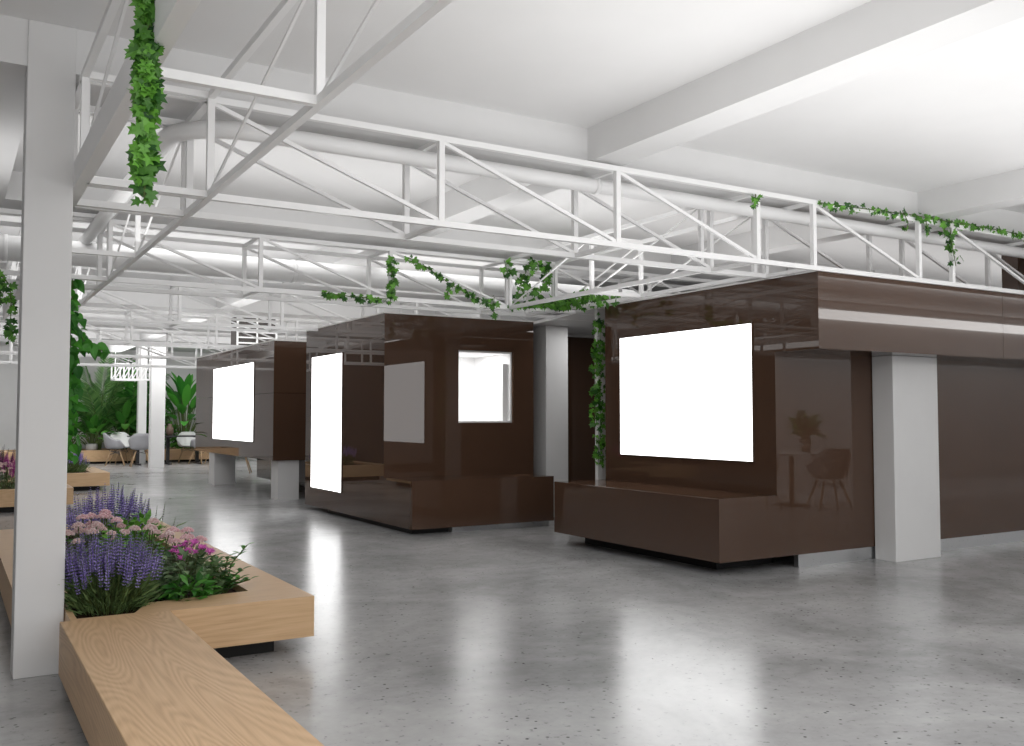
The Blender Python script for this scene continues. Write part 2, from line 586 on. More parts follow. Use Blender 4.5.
ZT0, ZT1 = 2.388, 2.94
NX = [0.55, 1.155, 2.512, 3.842, 5.15, 5.76, 7.06, 7.52, 8.85, 10.2, 11.5]
NX2 = [-1.4, -0.2, 0.55, 1.14, 2.43, 3.72, 5.06, 5.65, 7.0, 8.3]
truss_x(5.0, 5.5, NX, ZT0, ZT1, 'white box truss resting along the top of the right kiosk', left=0.525)
truss_x(8.5, 9.06, NX2, ZT0, ZT1 - 0.02, 'white box truss with ivy above the middle kiosk', right=9.0)
truss_x(12.0, 12.55, NX2, ZT0, ZT1 - 0.02, 'white box truss behind the middle kiosk', right=7.0)
truss_x(15.5, 16.05, NX2[:8], ZT0, ZT1 - 0.02, 'white box truss above the raised kiosk with white legs', right=7.0)
truss_x(19.0, 19.5, NX2[:8], ZT0, ZT1 - 0.02, 'white box truss just beyond the raised kiosk', right=7.0)
truss_x(22.5, 23.0, NX2[:8], ZT0, ZT1 - 0.02, 'farthest white box truss, in front of the dining corner', right=7.0)
truss_y(0.539, 1.14, [0.2, 1.6, 3.26, 4.94, 5.56, 7.1, 8.44, 9.12, 10.6, 11.9], ZT0 - 0.003, ZT1 - 0.003,
        'white box truss overhead on the left beside the column, draped with ivy', 0.057, 0.13, y_a=-0.6, y_b=12.0)
truss_y(5.08, 5.66, [5.53, 7.0, 8.47], ZT0 - 0.003, ZT1 - 0.003, 'short white box truss joining the two kiosks', y_a=5.52, y_b=8.48)

# small cage truss hanging by the far column
t = thing('cage_truss', 'small white wire cage frame hanging round the far narrow column', 'frame', (3.9, 25.0, 2.16))
cx0, cx1, cy0, cy1 = 3.55, 4.36, 25.0, 25.6
for z in (2.18, 2.56):
    for a, b in (((cx0, cy0), (cx1, cy0)), ((cx1, cy0), (cx1, cy1)), ((cx1, cy1), (cx0, cy1)), ((cx0, cy1), (cx0, cy0))):
        MB().bar((*a, z), (*b, z), 0.04).build('rail', M['truss'], t)
for k in range(5):
    x = cx0 + (cx1 - cx0) * k / 4
    for y in (cy0, cy1):
        MB().bar((x, y, 2.18), (x, y, 2.56), 0.035).build('upright', M['truss'], t)
        if k < 4:
            MB().bar((x, y, 2.18), (x + (cx1 - cx0) / 4, y, 2.56), 0.025).build('diagonal', M['truss'], t)
for x in (cx0, cx1):
    MB().bar((x, cy0, 2.56), (x, cy0, ZC), 0.015).build('hanger', M['truss'], t)

# ------------------------------------------------------------------ ducts
def arc(c, r, a0, a1, n, z):
    return [(c[0] + r * cos(a0 + (a1 - a0) * k / n), c[1] + r * sin(a0 + (a1 - a0) * k / n), z) for k in range(n + 1)]


pts = [(13.0, 5.27, 2.866)] + [(13.0 - k, 5.27, 2.866) for k in range(1, 11)] + [(2.2, 5.27, 2.866)]
pts = pts[:-1] + [(1.6, 5.27, 2.866)] + arc((1.45, 5.67), 0.4, -pi / 2, -pi, 8, 2.866) + [(1.05, 7.5, 2.866), (1.05, 9.6, 2.866)]
d = thing('duct', 'slim white round duct bending inside the front truss', 'duct', (5, 5.27, 2.85))
MB().tube(pts, 0.052, 20).build('pipe', M['duct'], d, True)
for x in (3.86, 6.0, 8.2):
    MB().tube([(x - 0.02, 5.27, 2.866), (x + 0.02, 5.27, 2.866)], 0.056, 20).build('joint_ring', M['duct'], d, True)
d = thing('duct', 'thick white round duct crossing above the middle kiosk', 'duct', (2, 9.35, 2.6))
MB().tube([(-3, 9.35, 2.74), (9.0, 9.35, 2.74)], 0.115, 24).build('pipe', M['duct'], d, True)
for x in (0.4, 3.0, 5.6):
    MB().tube([(x - 0.02, 9.35, 2.74), (x + 0.02, 9.35, 2.74)], 0.12, 24).build('joint_ring', M['duct'], d, True)

# ------------------------------------------------------------------ kiosks
B = M['brown']
ZK, ZS = 2.386, 1.78


def bench_mesh(x0, x1, y0, y1, z0, z1, c=0.005):
    """a box whose long upper front edge is eased"""
    a = [(x0, z0), (x1, z0), (x1, z1), (x0 + c, z1), (x0, z1 - c)]
    vs = [(x, y0, z) for x, z in a] + [(x, y1, z) for x, z in a]
    fs = [(0, 1, 2, 3, 4), (9, 8, 7, 6, 5)] + [(i, i + 5, (i + 1) % 5 + 5, (i + 1) % 5) for i in range(5)]
    return MB().add(vs, fs)


k1 = thing('kiosk', 'large glossy brown kiosk on the right with bench and overhanging fascia', 'kiosk', (8.0, 6.4, 0))
X0, Y0, Y1, Y7 = 5.805, 5.0, 5.454, 7.77
MB().box(X0, 12.5, Y1, Y7, 0.11, ZS).build('body', B, k1)
MB().box(X0, 8.26, Y0, Y7, ZS, ZK).build('fascia_panel', B, k1)
MB().box(8.264, 12.5, Y0, Y7, ZS, ZK).build('fascia_panel', B, k1)
bench_mesh(5.17, X0, Y1, Y7, 0.11, 0.607).build('bench', B, k1)
MB().box(6.06, 12.5, Y1 + 0.012, Y1 + 0.06, 0, 0.11).build('plinth', M['steel'], k1)
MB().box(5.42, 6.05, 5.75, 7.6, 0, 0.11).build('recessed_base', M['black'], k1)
MB().box(X0 - 0.006, X0 + 0.05, 5.56, Y7, ZK, ZK + 0.012).build('top_rim', M['trim'], k1)
tw = thing('cabinet', 'dark brown upright panel box standing above the right kiosk fascia', 'cabinet', (10.2, 5.8, ZK + 0.016))
MB().box(9.75, 10.7, 5.72, 5.9, ZK + 0.016, 3.12).build('body', B, tw)
MB().box(9.74, 10.71, 5.71, 5.91, 3.12, 3.135).build('lid', M['brown'], tw)


def screen(label, axis, c, a0, a1, z0, z1):
    t = thing('display_screen', label, 'screen', (c, (a0 + a1) / 2, z0) if axis == 'x' else ((a0 + a1) / 2, c, z0),
              'lit white screens on the kiosks')
    e = 0.012
    MB().box(c - 0.008, c - 0.001, a0, a1, z0, z1).build('panel', M['screen'], t)
    fr = MB()
    fr.box(c - 0.010, c - 0.0005, a0 - e, a0, z0 - e, z1 + e).box(c - 0.010, c - 0.0005, a1, a1 + e, z0 - e, z1 + e)
    fr.box(c - 0.010, c - 0.0005, a0, a1, z0 - e, z0).box(c - 0.010, c - 0.0005, a0, a1, z1, z1 + e)
    fr.build('frame', B, t)
    return t


screen('wide blank white screen glowing on the right kiosk above its bench', 'x', X0, 5.706, 7.512, 0.873, 2.036)

k2 = thing('kiosk', 'middle glossy brown kiosk with a small square window and a bench', 'kiosk', (5.05, 10.8, 0))
q = 1.0285
A0, A1, C0, C1 = 4.09 * q, 6.025 * q, 9.5 * q, 12.11 * q
CB = C0 + 1.0
ZK2, ZB2, ZS2 = 2.418, 0.058, 0.566
wx0, wx1, wz0, wz1 = 5.008 * q, 5.738 * q, 1.176, 2.035
bd = MB()
bd.box(A0, A1, CB, C1, ZB2, ZK2)
bd.box(A0, wx0, C0, CB, ZB2, ZK2).box(wx1, A1, C0, CB, ZB2, ZK2)
bd.box(wx0, wx1, C0, CB, ZB2, wz0).box(wx0, wx1, C0, CB, wz1, ZK2)
bd.build('body', B, k2)
MB().box(A0, 5.83 * q, 8.77 * q, C0, ZB2 + 0.001, ZS2).build('bench', B, k2)
MB().box(4.7, 5.95, 9.06, 9.14, 0, ZB2).build('plinth', M['steel'], k2)
MB().box(A0 + 0.06, 5.9, 9.15, 11.7, 0, ZB2).build('recessed_base', M['black'], k2)
MB().box(A0 - 0.006, A1, C0 - 0.006, C1, ZK2, ZK2 + 0.014).build('top_rim', M['trim'], k2)
ln = MB()
ln.box(wx0, wx1, CB - 0.06, CB - 0.01, wz0, wz1)
ln.box(wx0 + 0.001, wx0 + 0.02, C0 + 0.03, CB - 0.06, wz0, wz1).box(wx1 - 0.02, wx1 - 0.001, C0 + 0.03, CB - 0.06, wz0, wz1)
ln.box(wx0 + 0.02, wx1 - 0.02, C0 + 0.03, CB - 0.06, wz0 + 0.001, wz0 + 0.02)
ln.box(wx0 + 0.02, wx1 - 0.02, C0 + 0.03, CB - 0.06, wz1 - 0.02, wz1 - 0.001)
ln.build('window_recess', M['ceil'], k2)
MB().box(wx1 - 0.085, wx1 - 0.021, C0 + 0.1, C0 + 0.2, wz0 + 0.02, wz1 - 0.14).build('window_post', M['column'], k2)
area('kiosk_room_light', ((wx0 + wx1) / 2, C0 + 0.4, wz1 - 0.03), 0.5, 0.4, 8.0, (0, 0, -1))
screen('tall narrow white screen at the left edge of the middle kiosk', 'x', A0, 10.765 * q, 11.86 * q, 0.309, 2.042)

k3 = thing('kiosk', 'farther brown kiosk raised on white legs with a square screen', 'kiosk', (5.2, 16.3, 0))
D0 = 4.165
MB().box(D0, 6.9, 13.81, 18.9, 0.59, 1.60).build('body', B, k3)
MB().box(D0, 6.9, 13.81, 18.9, 1.604, ZK).build('upper_panel', B, k3)
MB().box(D0 - 0.006, 6.9, 13.804, 18.9, ZK, ZK + 0.018).build('top_rim', M['trim'], k3)
MB().box(4.26, 4.58, 13.85, 14.2, 0, 0.59).build('leg', M['column'], k3)
MB().box(4.2, 4.58, 17.5, 17.9, 0, 0.59).build('leg', M['column'], k3)
MB().box(5.12, 6.8, 14.3, 18.0, 0.09, 0.588).build('lower_body', B, k3)
MB().box(5.5, 6.6, 14.6, 17.7, 0, 0.09).build('recessed_base', M['black'], k3)
screen('square white screen on the farther kiosk raised on legs', 'x', D0, 14.85, 17.48, 0.85, 2.11)

t = thing('ventilation_unit', 'white louvred ventilation unit on the roof of the farther kiosk', 'vent', (4.8, 17.2, ZK + 0.018))
vz = ZK + 0.018
MB().box(4.44, 5.18, 17.04, 17.4, vz, 3.06).build('body', M['greywall'], t)
MB().box(4.42, 5.2, 16.98, 17.42, 3.06, 3.12).build('top_cap', M['truss'], t)
for k in range(6):
    z = vz + 0.08 + k * 0.1
    MB().bar((4.44, 17.01, z), (5.18, 17.01, z), 0.03, 0.025).build('slat', M['truss'], t)
for x in (4.455, 4.81, 5.165):
    MB().bar((x, 17.0, vz), (x, 17.0, 3.06), 0.03).build('post', M['truss'], t)

# ------------------------------------------------------------------ lamps (seen only in the gloss panels)
for nm, lab, bx in (('linear_lamp', 'long white light strip high on the wall behind the viewer', (7.3, 20.9, YB + 0.002, YB + 0.06, 2.90, 3.06)),
                    ('linear_lamp', 'long white light strip high on the wall left of the planters', (XL + 0.002, XL + 0.06, 1.0, 24.0, 2.78, 2.93))):
    t = thing(nm, lab, 'lamp', ((bx[0] + bx[1]) / 2, (bx[2] + bx[3]) / 2, bx[4]))
    MB().box(*bx).build('diffuser', M['lamp'] if bx[0] > 0 else M['lampdim'], t)
    if bx[1] - bx[0] > 1:
        MB().box(bx[0], bx[1], bx[2], bx[3] + 0.005, bx[5], bx[5] + 0.02).build('housing', M['truss'], t)
    else:
        MB().box(bx[0], bx[1] + 0.005, bx[2], bx[3], bx[5], bx[5] + 0.02).build('housing', M['truss'], t)


# ------------------------------------------------------------------ planters
def planter(label, outer, inner, z0, z1, depth, mat_front, loc, base=None):
    """oak planter: walls and rim between the outer and inner outlines, soil inside, dark recessed base"""
    t = thing('planter', label, 'planter', loc)
    no, ni = len(outer), len(inner)
    assert no == ni
    mb = MB()
    vs = [(x, y, z0) for x, y in outer] + [(x, y, z1) for x, y in outer] + [(x, y, z1) for x, y in inner] + [(x, y, z1 - depth) for x, y in inner]
    fs = []
    for i in range(no):
        j = (i + 1) % no
        fs.append((i, j, no + j, no + i))
        fs.append((no + i, no + j, 2 * no + j, 2 * no + i))
        fs.append((2 * no + i, 2 * no + j, 3 * no + j, 3 * no + i))
    fs.append(tuple(range(no - 1, -1, -1)))
    mb.add(vs, fs)
    mb.build('box', mat_front, t)
    MB().add([(x, y, z1 - depth + 0.03) for x, y in inner], [tuple(range(ni))]).build('soil', M['soil'], t)
    xs = [p[0] for p in outer]
    ys = [p[1] for p in outer]
    q = 0.14
    bx = base or (min(xs) + q, max(xs) - q, min(ys) + q, max(ys) - q)
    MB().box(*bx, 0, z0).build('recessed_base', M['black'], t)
    return t


# the inner front edge: beside the bench the soil reaches the front, then steps back behind a wide rim
outer = [(0.516, 4.835), (0.86, 4.835), (0.96, 4.835), (1.69, 4.835), (1.69, 9.0), (0.33, 9.0), (0.33, 5.32), (0.516, 5.32)]
inner = [(0.545, 4.87), (0.80, 4.87), (0.90, 5.10), (1.43, 5.16), (1.43, 8.75), (0.58, 8.75), (0.58, 5.4), (0.545, 5.36)]
pA = planter('large oak planter box in the foreground full of lavender and pink flowers', outer, inner, 0.09, 0.30, 0.07,
             M['oak_x'], (1.0, 6.9, 0), (0.55, 1.52, 4.98, 8.8))
b = thing('bench', 'oak plank bench running from the foreground planter toward the viewer', 'bench', (0.71, 3.0, 0))
MB().box(0.468, 0.957, 1.0, 4.833, 0.06, 0.301).build('seat', M['oak_y'], b, False, 0.003)
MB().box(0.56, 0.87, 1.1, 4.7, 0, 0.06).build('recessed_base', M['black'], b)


def rect(x0, x1, y0, y1):
    return [(x0, y0), (x1, y0), (x1, y1), (x0, y1)]


planter('second oak planter box, mostly hidden behind the left column', rect(-0.9, 1.47, 13.8, 16.0), rect(-0.7, 1.27, 14.0, 15.8),
        0.08, 0.30, 0.06, M['oak_x'], (0.3, 14.9, 0))
planter('small oak planter box right of the column with low lavender', rect(0.9, 2.39, 17.2, 19.2), rect(1.1, 2.12, 17.4, 19.0),
        0.08, 0.30, 0.06, M['oak_x'], (1.6, 18.2, 0))
planter('long low oak planter box of palms along the far wall', rect(1.2, 6.6, 26.9, 28.4), rect(1.35, 6.45, 27.05, 28.3),
        0.06, 0.36, 0.06, M['oak_x'], (3.9, 27.6, 0))


# ------------------------------------------------------------------ plants
def rnd(a, b):
    return random.uniform(a, b)


def rdir(zlo=-0.3, zhi=1.0):
    a = rnd(0, 2 * pi)
    z = rnd(zlo, zhi)
    r = math.sqrt(max(0.0, 1 - z * z))
    return Vector((r * cos(a), r * sin(a), z))


def spike(mb, p, d, L, r):
    """one flower spike: a knobbly spindle"""
    d = Vector(d).normalized()
    a = d.orthogonal().normalized()
    b = d.cross(a)
    n = max(4, int(L / 0.014))
    for k in range(n):
        t = k / (n - 1)
        rr = r * (0.65 + 0.5 * sin(pi * min(1, t * 0.9 + 0.1))) * (1 - 0.55 * t)
        c = Vector(p) + d * (L * t)
        for j in range(4):
            th = 2 * pi * j / 4 + k * 0.8 + rnd(-0.2, 0.2)
            o = (a * cos(th) + b * sin(th))
            mb.leaf(c + o * rr * 0.2, o + d * 0.7, d, rr * 1.35, rr * 1.1, 'lance', 0.1)


def lavender(name, label, x, y, z, H, R, n, flower='lav', sl=0.10, sr=0.011, foli=500, group=None):
    t = thing(name, label, 'flower', (x, y, z), group)
    st, fo, fl = MB(), MB(), MB()
    for i in range(n):
        q = math.sqrt(rnd(0, 1))
        a = rnd(0, 2 * pi)
        L = H * rnd(0.80, 1.0) * (1 - 0.25 * q * q)
        base = Vector((x + R * 0.55 * q * cos(a), y + R * 0.55 * q * sin(a), z))
        tip = base + Vector((R * 0.5 * q * cos(a) + rnd(-.012, .012), R * 0.5 * q * sin(a) + rnd(-.012, .012), L))
        mid = base.lerp(tip, 0.5) + Vector((cos(a), sin(a), 0)) * R * 0.1 * q
        st.tube([base, mid, tip], 0.0016, 3, False)
        d = (tip - mid).normalized()
        s = sl * rnd(0.75, 1.2)
        spike(fl, tip - d * s, d, s, sr)
    for i in range(foli):
        q = math.sqrt(rnd(0, 1))
        a = rnd(0, 2 * pi)
        p = Vector((x + R * 0.85 * q * cos(a), y + R * 0.85 * q * sin(a), z + rnd(0, H * 0.62 * (1 - 0.3 * q))))
        dd = Vector((cos(a) * (0.3 + q), sin(a) * (0.3 + q), rnd(0.4, 1.5)))
        fo.leaf(p, dd, rdir(), rnd(0.04, 0.08), 0.008, 'lance', 0.2)
    st.build('stems', M['stem'], t)
    fo.build('foliage', M['lavleaf'], t)
    fl.build('flower_spikes', M[flower], t)
    return t


def bushy(mb, x, y, z, R, H, n, L, W, shape='oval'):
    for i in range(n):
        q = math.sqrt(rnd(0.05, 1))
        a = rnd(0, 2 * pi)
        h = H * rnd(0.05, 1) * (1 - 0.35 * q)
        p = Vector((x + R * q * cos(a), y + R * q * sin(a), z + h))
        d = Vector((cos(a) * q + rnd(-.5, .5), sin(a) * q + rnd(-.5, .5), rnd(-0.1, 0.8)))
        mb.leaf(p, d, Vector((cos(a) * 0.5, sin(a) * 0.5, 1)) + rdir() * 0.4, L * rnd(0.7, 1.2), W * rnd(0.7, 1.2), shape, rnd(0.05, 0.4))


def sedum(label, x, y, z, R, H, heads, mat='sedum', leaves=120):
    t = thing('sedum', label, 'flower', (x, y, z), 'sedum clumps in the foreground planter')
    fo, st, fl = MB(), MB(), MB()
    bushy(fo, x, y, z, R, H * 0.8, leaves, 0.05, 0.03)
    for i in range(heads):
        q = math.sqrt((i + 0.5) / heads)
        a = i * 2.4
        c = Vector((x + R * q * cos(a), y + R * q * sin(a), z + H * (1 - 0.25 * q * q) + rnd(-.02, .02)))
        st.tube([(x + R * .4 * q * cos(a), y + R * .4 * q * sin(a), z), c], 0.003, 4, False)
        hr = rnd(0.028, 0.044)
        fl = MB()
        for k in range(60):
            u = math.sqrt(k / 60)
            b2 = k * 2.4
            fl.blob(c + Vector((hr * u * cos(b2), hr * u * sin(b2), hr * 0.6 * (1 - u * u) + rnd(-.003, .003))), rnd(0.005, 0.0085), 4)
        fl.build('flower_head', M[mat], t)
    fo.build('foliage', M['leafdull'], t)
    st.build('stems', M['stem'], t)
    return t


def leafy(name, label, x, y, z, R, H, n, L, W, mat, shape='oval', group=None):
    t = thing(name, label, 'plant', (x, y, z), group)
    fo, st = MB(), MB()
    bushy(fo, x, y, z, R, H, n, L, W, shape)
    for i in range(8):
        a = i * 0.8
        st.tube([(x, y, z), (x + R * 0.6 * cos(a), y + R * 0.6 * sin(a), z + H * 0.7)], 0.003, 4, False)
    fo.build('foliage', M[mat], t)
    st.build('stems', M['stem'], t)
    return t


random.seed(4)
ZSOIL = 0.262
lavender('lavender', 'big lavender bush at the front of the foreground planter beside the column', 0.725, 5.19, ZSOIL, 0.42, 0.25, 240, 'lav', 0.13, 0.0125, 1700)
lavender('lavender', 'lavender clump at the back of the foreground planter', 0.92, 6.75, ZSOIL, 0.56, 0.28, 90, 'lav', 0.16, 0.017, 300)
lavender('salvia', 'dark purple spiked plant behind the pink sedum in the foreground planter', 1.12, 6.75, ZSOIL, 0.50, 0.36, 16, 'lavdark', 0.14, 0.009, 120)
sedum('pale pink sedum clump beside the column behind the big lavender', 0.72, 5.95, ZSOIL, 0.17, 0.35, 9, 'sedumpale')
sedum('bright pink sedum clump toward the back of the planter near the column', 0.82, 6.3, ZSOIL, 0.14, 0.40, 9, 'sedum')
sedum('pink sedum clump in the middle of the foreground planter', 1.04, 6.0, ZSOIL, 0.15, 0.34, 6, 'sedumpale')
sedum('pink sedum clump at the right rim of the foreground planter', 1.27, 6.1, ZSOIL, 0.14, 0.27, 8, 'sedum')
leafy('leafy_plant', 'bright green leafy plant among the pink sedum', 1.03, 6.4, ZSOIL, 0.18, 0.42, 420, 0.06, 0.035, 'leafgreen')
leafy('leafy_plant', 'bright green low plant between the sedum and the big lavender', 0.85, 5.85, ZSOIL, 0.12, 0.35, 200, 0.05, 0.03, 'leafgreen')
leafy('leafy_plant', 'green sprig plant left of the foreground column', 0.62, 6.6, ZSOIL, 0.07, 0.3, 60, 0.06, 0.025, 'leafmid')
# magenta aster
t = thing('aster', 'magenta aster bush at the right front of the foreground planter', 'flower', (1.12, 5.42, ZSOIL))
fo, fl, st = MB(), MB(), MB()
bushy(fo, 1.14, 5.36, ZSOIL, 0.2, 0.26, 560, 0.055, 0.03)
for i in range(22):
    a = i * 2.4
    q = math.sqrt((i + 0.5) / 22)
    c = Vector((1.19 + 0.12 * q * cos(a), 5.46 + 0.15 * q * sin(a), ZSOIL + 0.285 - 0.07 * q * q + rnd(-.015, .015)))
    st.tube([(1.12, 5.42, ZSOIL), c], 0.002, 3, False)
    up = Vector((0.2 * cos(a), 0.2 * sin(a) - 0.2, 1)).normalized()
    s = up.orthogonal().normalized()
    fl = MB()
    for k in range(16):
        th = 2 * pi * k / 16
        o = Matrix.Rotation(th, 3, up) @ s
        fl.leaf(c, o + up * rnd(0.1, 0.9), up, rnd(0.024, 0.036), 0.010, 'lance', 0.2)
    fl.build('flower_head', M['aster'], t)
fo.build('foliage', M['leafdull'], t)
st.build('stems', M['stem'], t)
# front right leafy plants with taller sprigs
t = leafy('leafy_plant', 'low green leafy plant spilling over the front rim of the planter', 1.12, 5.19, ZSOIL, 0.13, 0.14, 110, 0.07, 0.034, 'leafmid')
t = thing('leafy_plant', 'green sprigged plant at the right front corner of the planter', 'plant', (1.36, 5.3, ZSOIL))
fo, st = MB(), MB()
for i, (dx, dy, H) in enumerate([(0.15, 0.1, 0.25), (0.03, 0.05, 0.2), (0.1, 0.0, 0.13), (-0.08, 0, 0.18), (0.06, -0.1, 0.1), (-0.03, 0.1, 0.2), (0.13, -0.05, 0.08), (-0.12, -0.06, 0.1)]):
    p0 = Vector((1.34, 5.32, ZSOIL))
    p1 = p0 + Vector((dx, dy, H))
    m = p0.lerp(p1, 0.5) + Vector((-dx * 0.2, -dy * 0.2, H * 0.15))
    st.tube([p0, m, p1], 0.0035, 4, False)
    for k in range(14):
        tt = 0.25 + 0.75 * k / 13
        c = p0.lerp(m, tt * 2) if tt < 0.5 else m.lerp(p1, tt * 2 - 1)
        a = k * 2.4
        fo.leaf(c, (cos(a), sin(a), 0.55), (0, 0, 1), rnd(0.045, 0.07), 0.026, 'oval', 0.2)
fo.build('foliage', M['leafmid'], t)
st.build('stems', M['stem'], t)

# planters further back
lavender('lavender', 'tall purple flowers seen left of the column', 0.72, 14.3, 0.28, 0.55, 0.35, 70, 'aster', 0.18, 0.02, 260)
lavender('salvia', 'dark spiked plant seen left of the column above the purple flowers', 0.45, 14.5, 0.28, 0.72, 0.4, 40, 'lavdark', 0.2, 0.018, 200)
sedum('pale sedum clump in the second planter seen left of the column', 0.66, 14.12, 0.28, 0.2, 0.36, 16, 'sedumpale')
leafy('leafy_plant', 'light green plant at the right end of the second planter', 1.2, 14.2, 0.28, 0.16, 0.14, 120, 0.06, 0.03, 'leafgreen')
lavender('lavender', 'low lavender bush in the small planter right of the column', 1.75, 17.7, 0.28, 0.46, 0.34, 150, 'lav', 0.14, 0.018, 1500)
lavender('lavender', 'lavender tuft at the right end of the small planter', 2.0, 18.2, 0.28, 0.28, 0.2, 40, 'lav', 0.12, 0.016, 300)


# ------------------------------------------------------------------ ivy garlands
def ivy(label, paths, leaf=0.06, dens=60, spread=0.05, mat='ivy', loc=None, hang=0.6, kind='ivy', name='ivy'):
    p0 = paths[0][0]
    t = thing(name, label, 'plant', loc or p0)
    st, fo = MB(), MB()
    for path in paths:
        pts = [Vector(p) for p in path]
        st.tube(pts, 0.004, 4, False)
        for a, b in zip(pts, pts[1:]):
            L = (b - a).length
            for k in range(max(1, int(L * dens))):
                if rnd(0, 1) < 0.1:
                    continue
                c = a.lerp(b, rnd(0, 1)) + Vector((rnd(-1, 1), rnd(-1, 1), rnd(-1, 1))) * spread
                d = rdir(-1, 0.4) + Vector((0, 0, -hang))
                nrm = Vector((rnd(-.6, .4), -1, rnd(-.2, .8)))
                s = leaf * rnd(0.6, 1.2)
                if kind == 'ivy':
                    fo.ivyleaf(c, d, nrm, s)
                else:
                    fo.leaf(c, d, nrm, s * 1.2, s * 0.85, 'heart', rnd(0.1, 0.4))
    st.build('stem', M['stem'], t)
    fo.build('foliage', M[mat], t)
    return t


random.seed(9)
ivy('long ivy tress hanging straight down from the left overhead truss',
    [[(0.497, 2.97, 2.62), (0.495, 2.975, 2.4), (0.497, 2.965, 2.15), (0.495, 2.97, 1.91)], [(0.50, 2.96, 2.6), (0.49, 2.98, 2.0)],
     [(0.485, 2.98, 2.38), (0.49, 2.95, 2.18)], [(0.50, 2.97, 2.38), (0.505, 2.98, 2.16)]], 0.042, 260, 0.024, loc=(0.497, 2.97, 2.6))
ivy('ivy strand hanging at the far left edge of the picture',
    [[(0.41, 8.5, 2.30), (0.42, 8.5, 2.12), (0.41, 8.5, 1.86)], [(0.335, 8.5, 2.39), (0.34, 8.5, 2.15)], [(0.335, 8.5, 2.39), (0.41, 8.5, 2.3)]], 0.055, 100, 0.03)
ivy('leafy climber hanging down just right of the left column',
    [[(0.86, 8.45, 2.39), (0.86, 8.45, 2.2), (0.85, 8.45, 1.9), (0.88, 8.45, 1.5), (0.86, 8.45, 1.2), (0.9, 8.45, 0.95)],
     [(0.87, 8.45, 2.1), (0.92, 8.45, 1.95), (0.98, 8.45, 1.82), (1.1, 8.45, 1.80)],
     [(0.85, 8.45, 1.7), (0.9, 8.45, 1.4)]], 0.085, 75, 0.05, 'vine', kind='heart', name='climbing_vine')
Y8 = 8.46
ivy('ivy garland lying along the truss left of the middle kiosk with a hanging end',
    [[(3.0, Y8, 2.42), (3.3, Y8, 2.40), (3.66, Y8, 2.40)], [(3.70, Y8, 2.80), (3.72, Y8, 2.60), (3.70, Y8, 2.34)], [(3.74, Y8, 2.75), (3.72, Y8, 2.4)]], 0.062, 70, 0.028)
ivy('ivy garland running down a truss diagonal above the middle kiosk',
    [[(3.90, Y8, 2.83), (4.15, Y8, 2.72), (4.36, Y8, 2.60), (4.6, Y8, 2.5), (4.9, Y8, 2.42)], [(4.33, Y8, 2.6), (4.34, Y8, 2.44)], [(4.88, Y8, 2.5), (4.87, Y8, 2.33)]], 0.062, 62, 0.03)
ivy('thick tangle of ivy over the truss corner at the right end of the middle kiosk',
    [[(5.0, Y8, 2.9), (5.05, Y8, 2.75)], [(5.3, Y8, 2.9), (5.55, Y8, 2.88), (5.5, Y8, 2.65), (5.3, Y8, 2.6)],
     [(5.45, Y8, 2.55), (5.6, 8.3, 2.45), (5.62, 8.0, 2.5), (5.66, 7.8, 2.52)], [(5.1, Y8, 2.42), (5.5, Y8, 2.48), (5.64, 8.2, 2.44), (5.66, 7.4, 2.42)],
     [(5.3, Y8, 2.85), (5.2, Y8, 2.65), (5.15, Y8, 2.5)]], 0.07, 85, 0.05)
ivy('small ivy sprig on the truss post above the right kiosk corner', [[(5.1, 4.96, 2.90), (5.09, 4.96, 2.82)]], 0.05, 170, 0.02)
ivy('ivy garland along the top of the truss at the far right',
    [[(5.8, 4.97, 2.92), (6.2, 4.97, 2.93), (6.6, 4.97, 2.94), (6.82, 4.97, 2.95)], [(6.80, 4.96, 2.97), (6.87, 4.96, 2.88), (6.84, 4.96, 2.80)],
     [(6.9, 4.97, 2.95), (7.3, 4.97, 2.95), (7.8, 4.97, 2.95), (8.3, 4.97, 2.95), (8.9, 4.97, 2.93)], [(7.1, 4.96, 2.94), (7.15, 4.96, 2.80)]], 0.05, 58, 0.025)
ivy('ivy strand hanging below the garland at the far right', [[(7.42, 4.95, 2.93), (7.45, 4.95, 2.75), (7.5, 4.95, 2.56)], [(7.3, 4.95, 2.92), (7.42, 4.95, 2.8)]], 0.055, 75, 0.04)
ivy('ivy strands hanging in the dark gap left of the right kiosk',
    [[(5.85, 7.985, 2.0), (5.84, 7.985, 1.7)], [(5.84, 7.985, 1.62), (5.83, 7.985, 1.2)], [(5.9, 7.985, 2.3), (5.9, 7.985, 0.75)], [(5.87, 7.985, 1.05), (5.87, 7.985, 0.8)]], 0.058, 105, 0.048)



# ------------------------------------------------------------------ palms and big plants by the far wall
def frond(lf, st, p, az, L, rise, droop, nl, ll, lw):
    p = Vector(p)
    h = Vector((cos(az), sin(az), 0))
    pts = []
    for k in range(9):
        t = k / 8
        pts.append(p + h * (L * t * (0.25 + 0.5 * t) * (1.0 - rise * 0.5)) + Vector((0, 0, L * (rise * t - droop * t * t))))
    st.tube(pts, [0.014 * (1 - 0.8 * k / 8) for k in range(9)], 5, False)
    for k in range(nl):
        t = 0.22 + 0.78 * k / (nl - 1)
        i = min(7, int(t * 8))
        c = pts[i].lerp(pts[i + 1], t * 8 - i)
        d = (pts[i + 1] - pts[i]).normalized()
        s = d.cross(Vector((0, 0, 1)))
        if s.length < 0.1:
            s = Vector((-sin(az), cos(az), 0))
        s.normalize()
        w = ll * (0.5 + 0.5 * sin(pi * min(1, 0.15 + t * 0.8)))
        for sg in (-1, 1):
            lf.leaf(c, s * sg * 0.9 + d * 0.9 + Vector((0, 0, -0.1)), s.cross(d) * (1 if True else -1), w * rnd(.85, 1.1), lw, 'lance', 0.25)


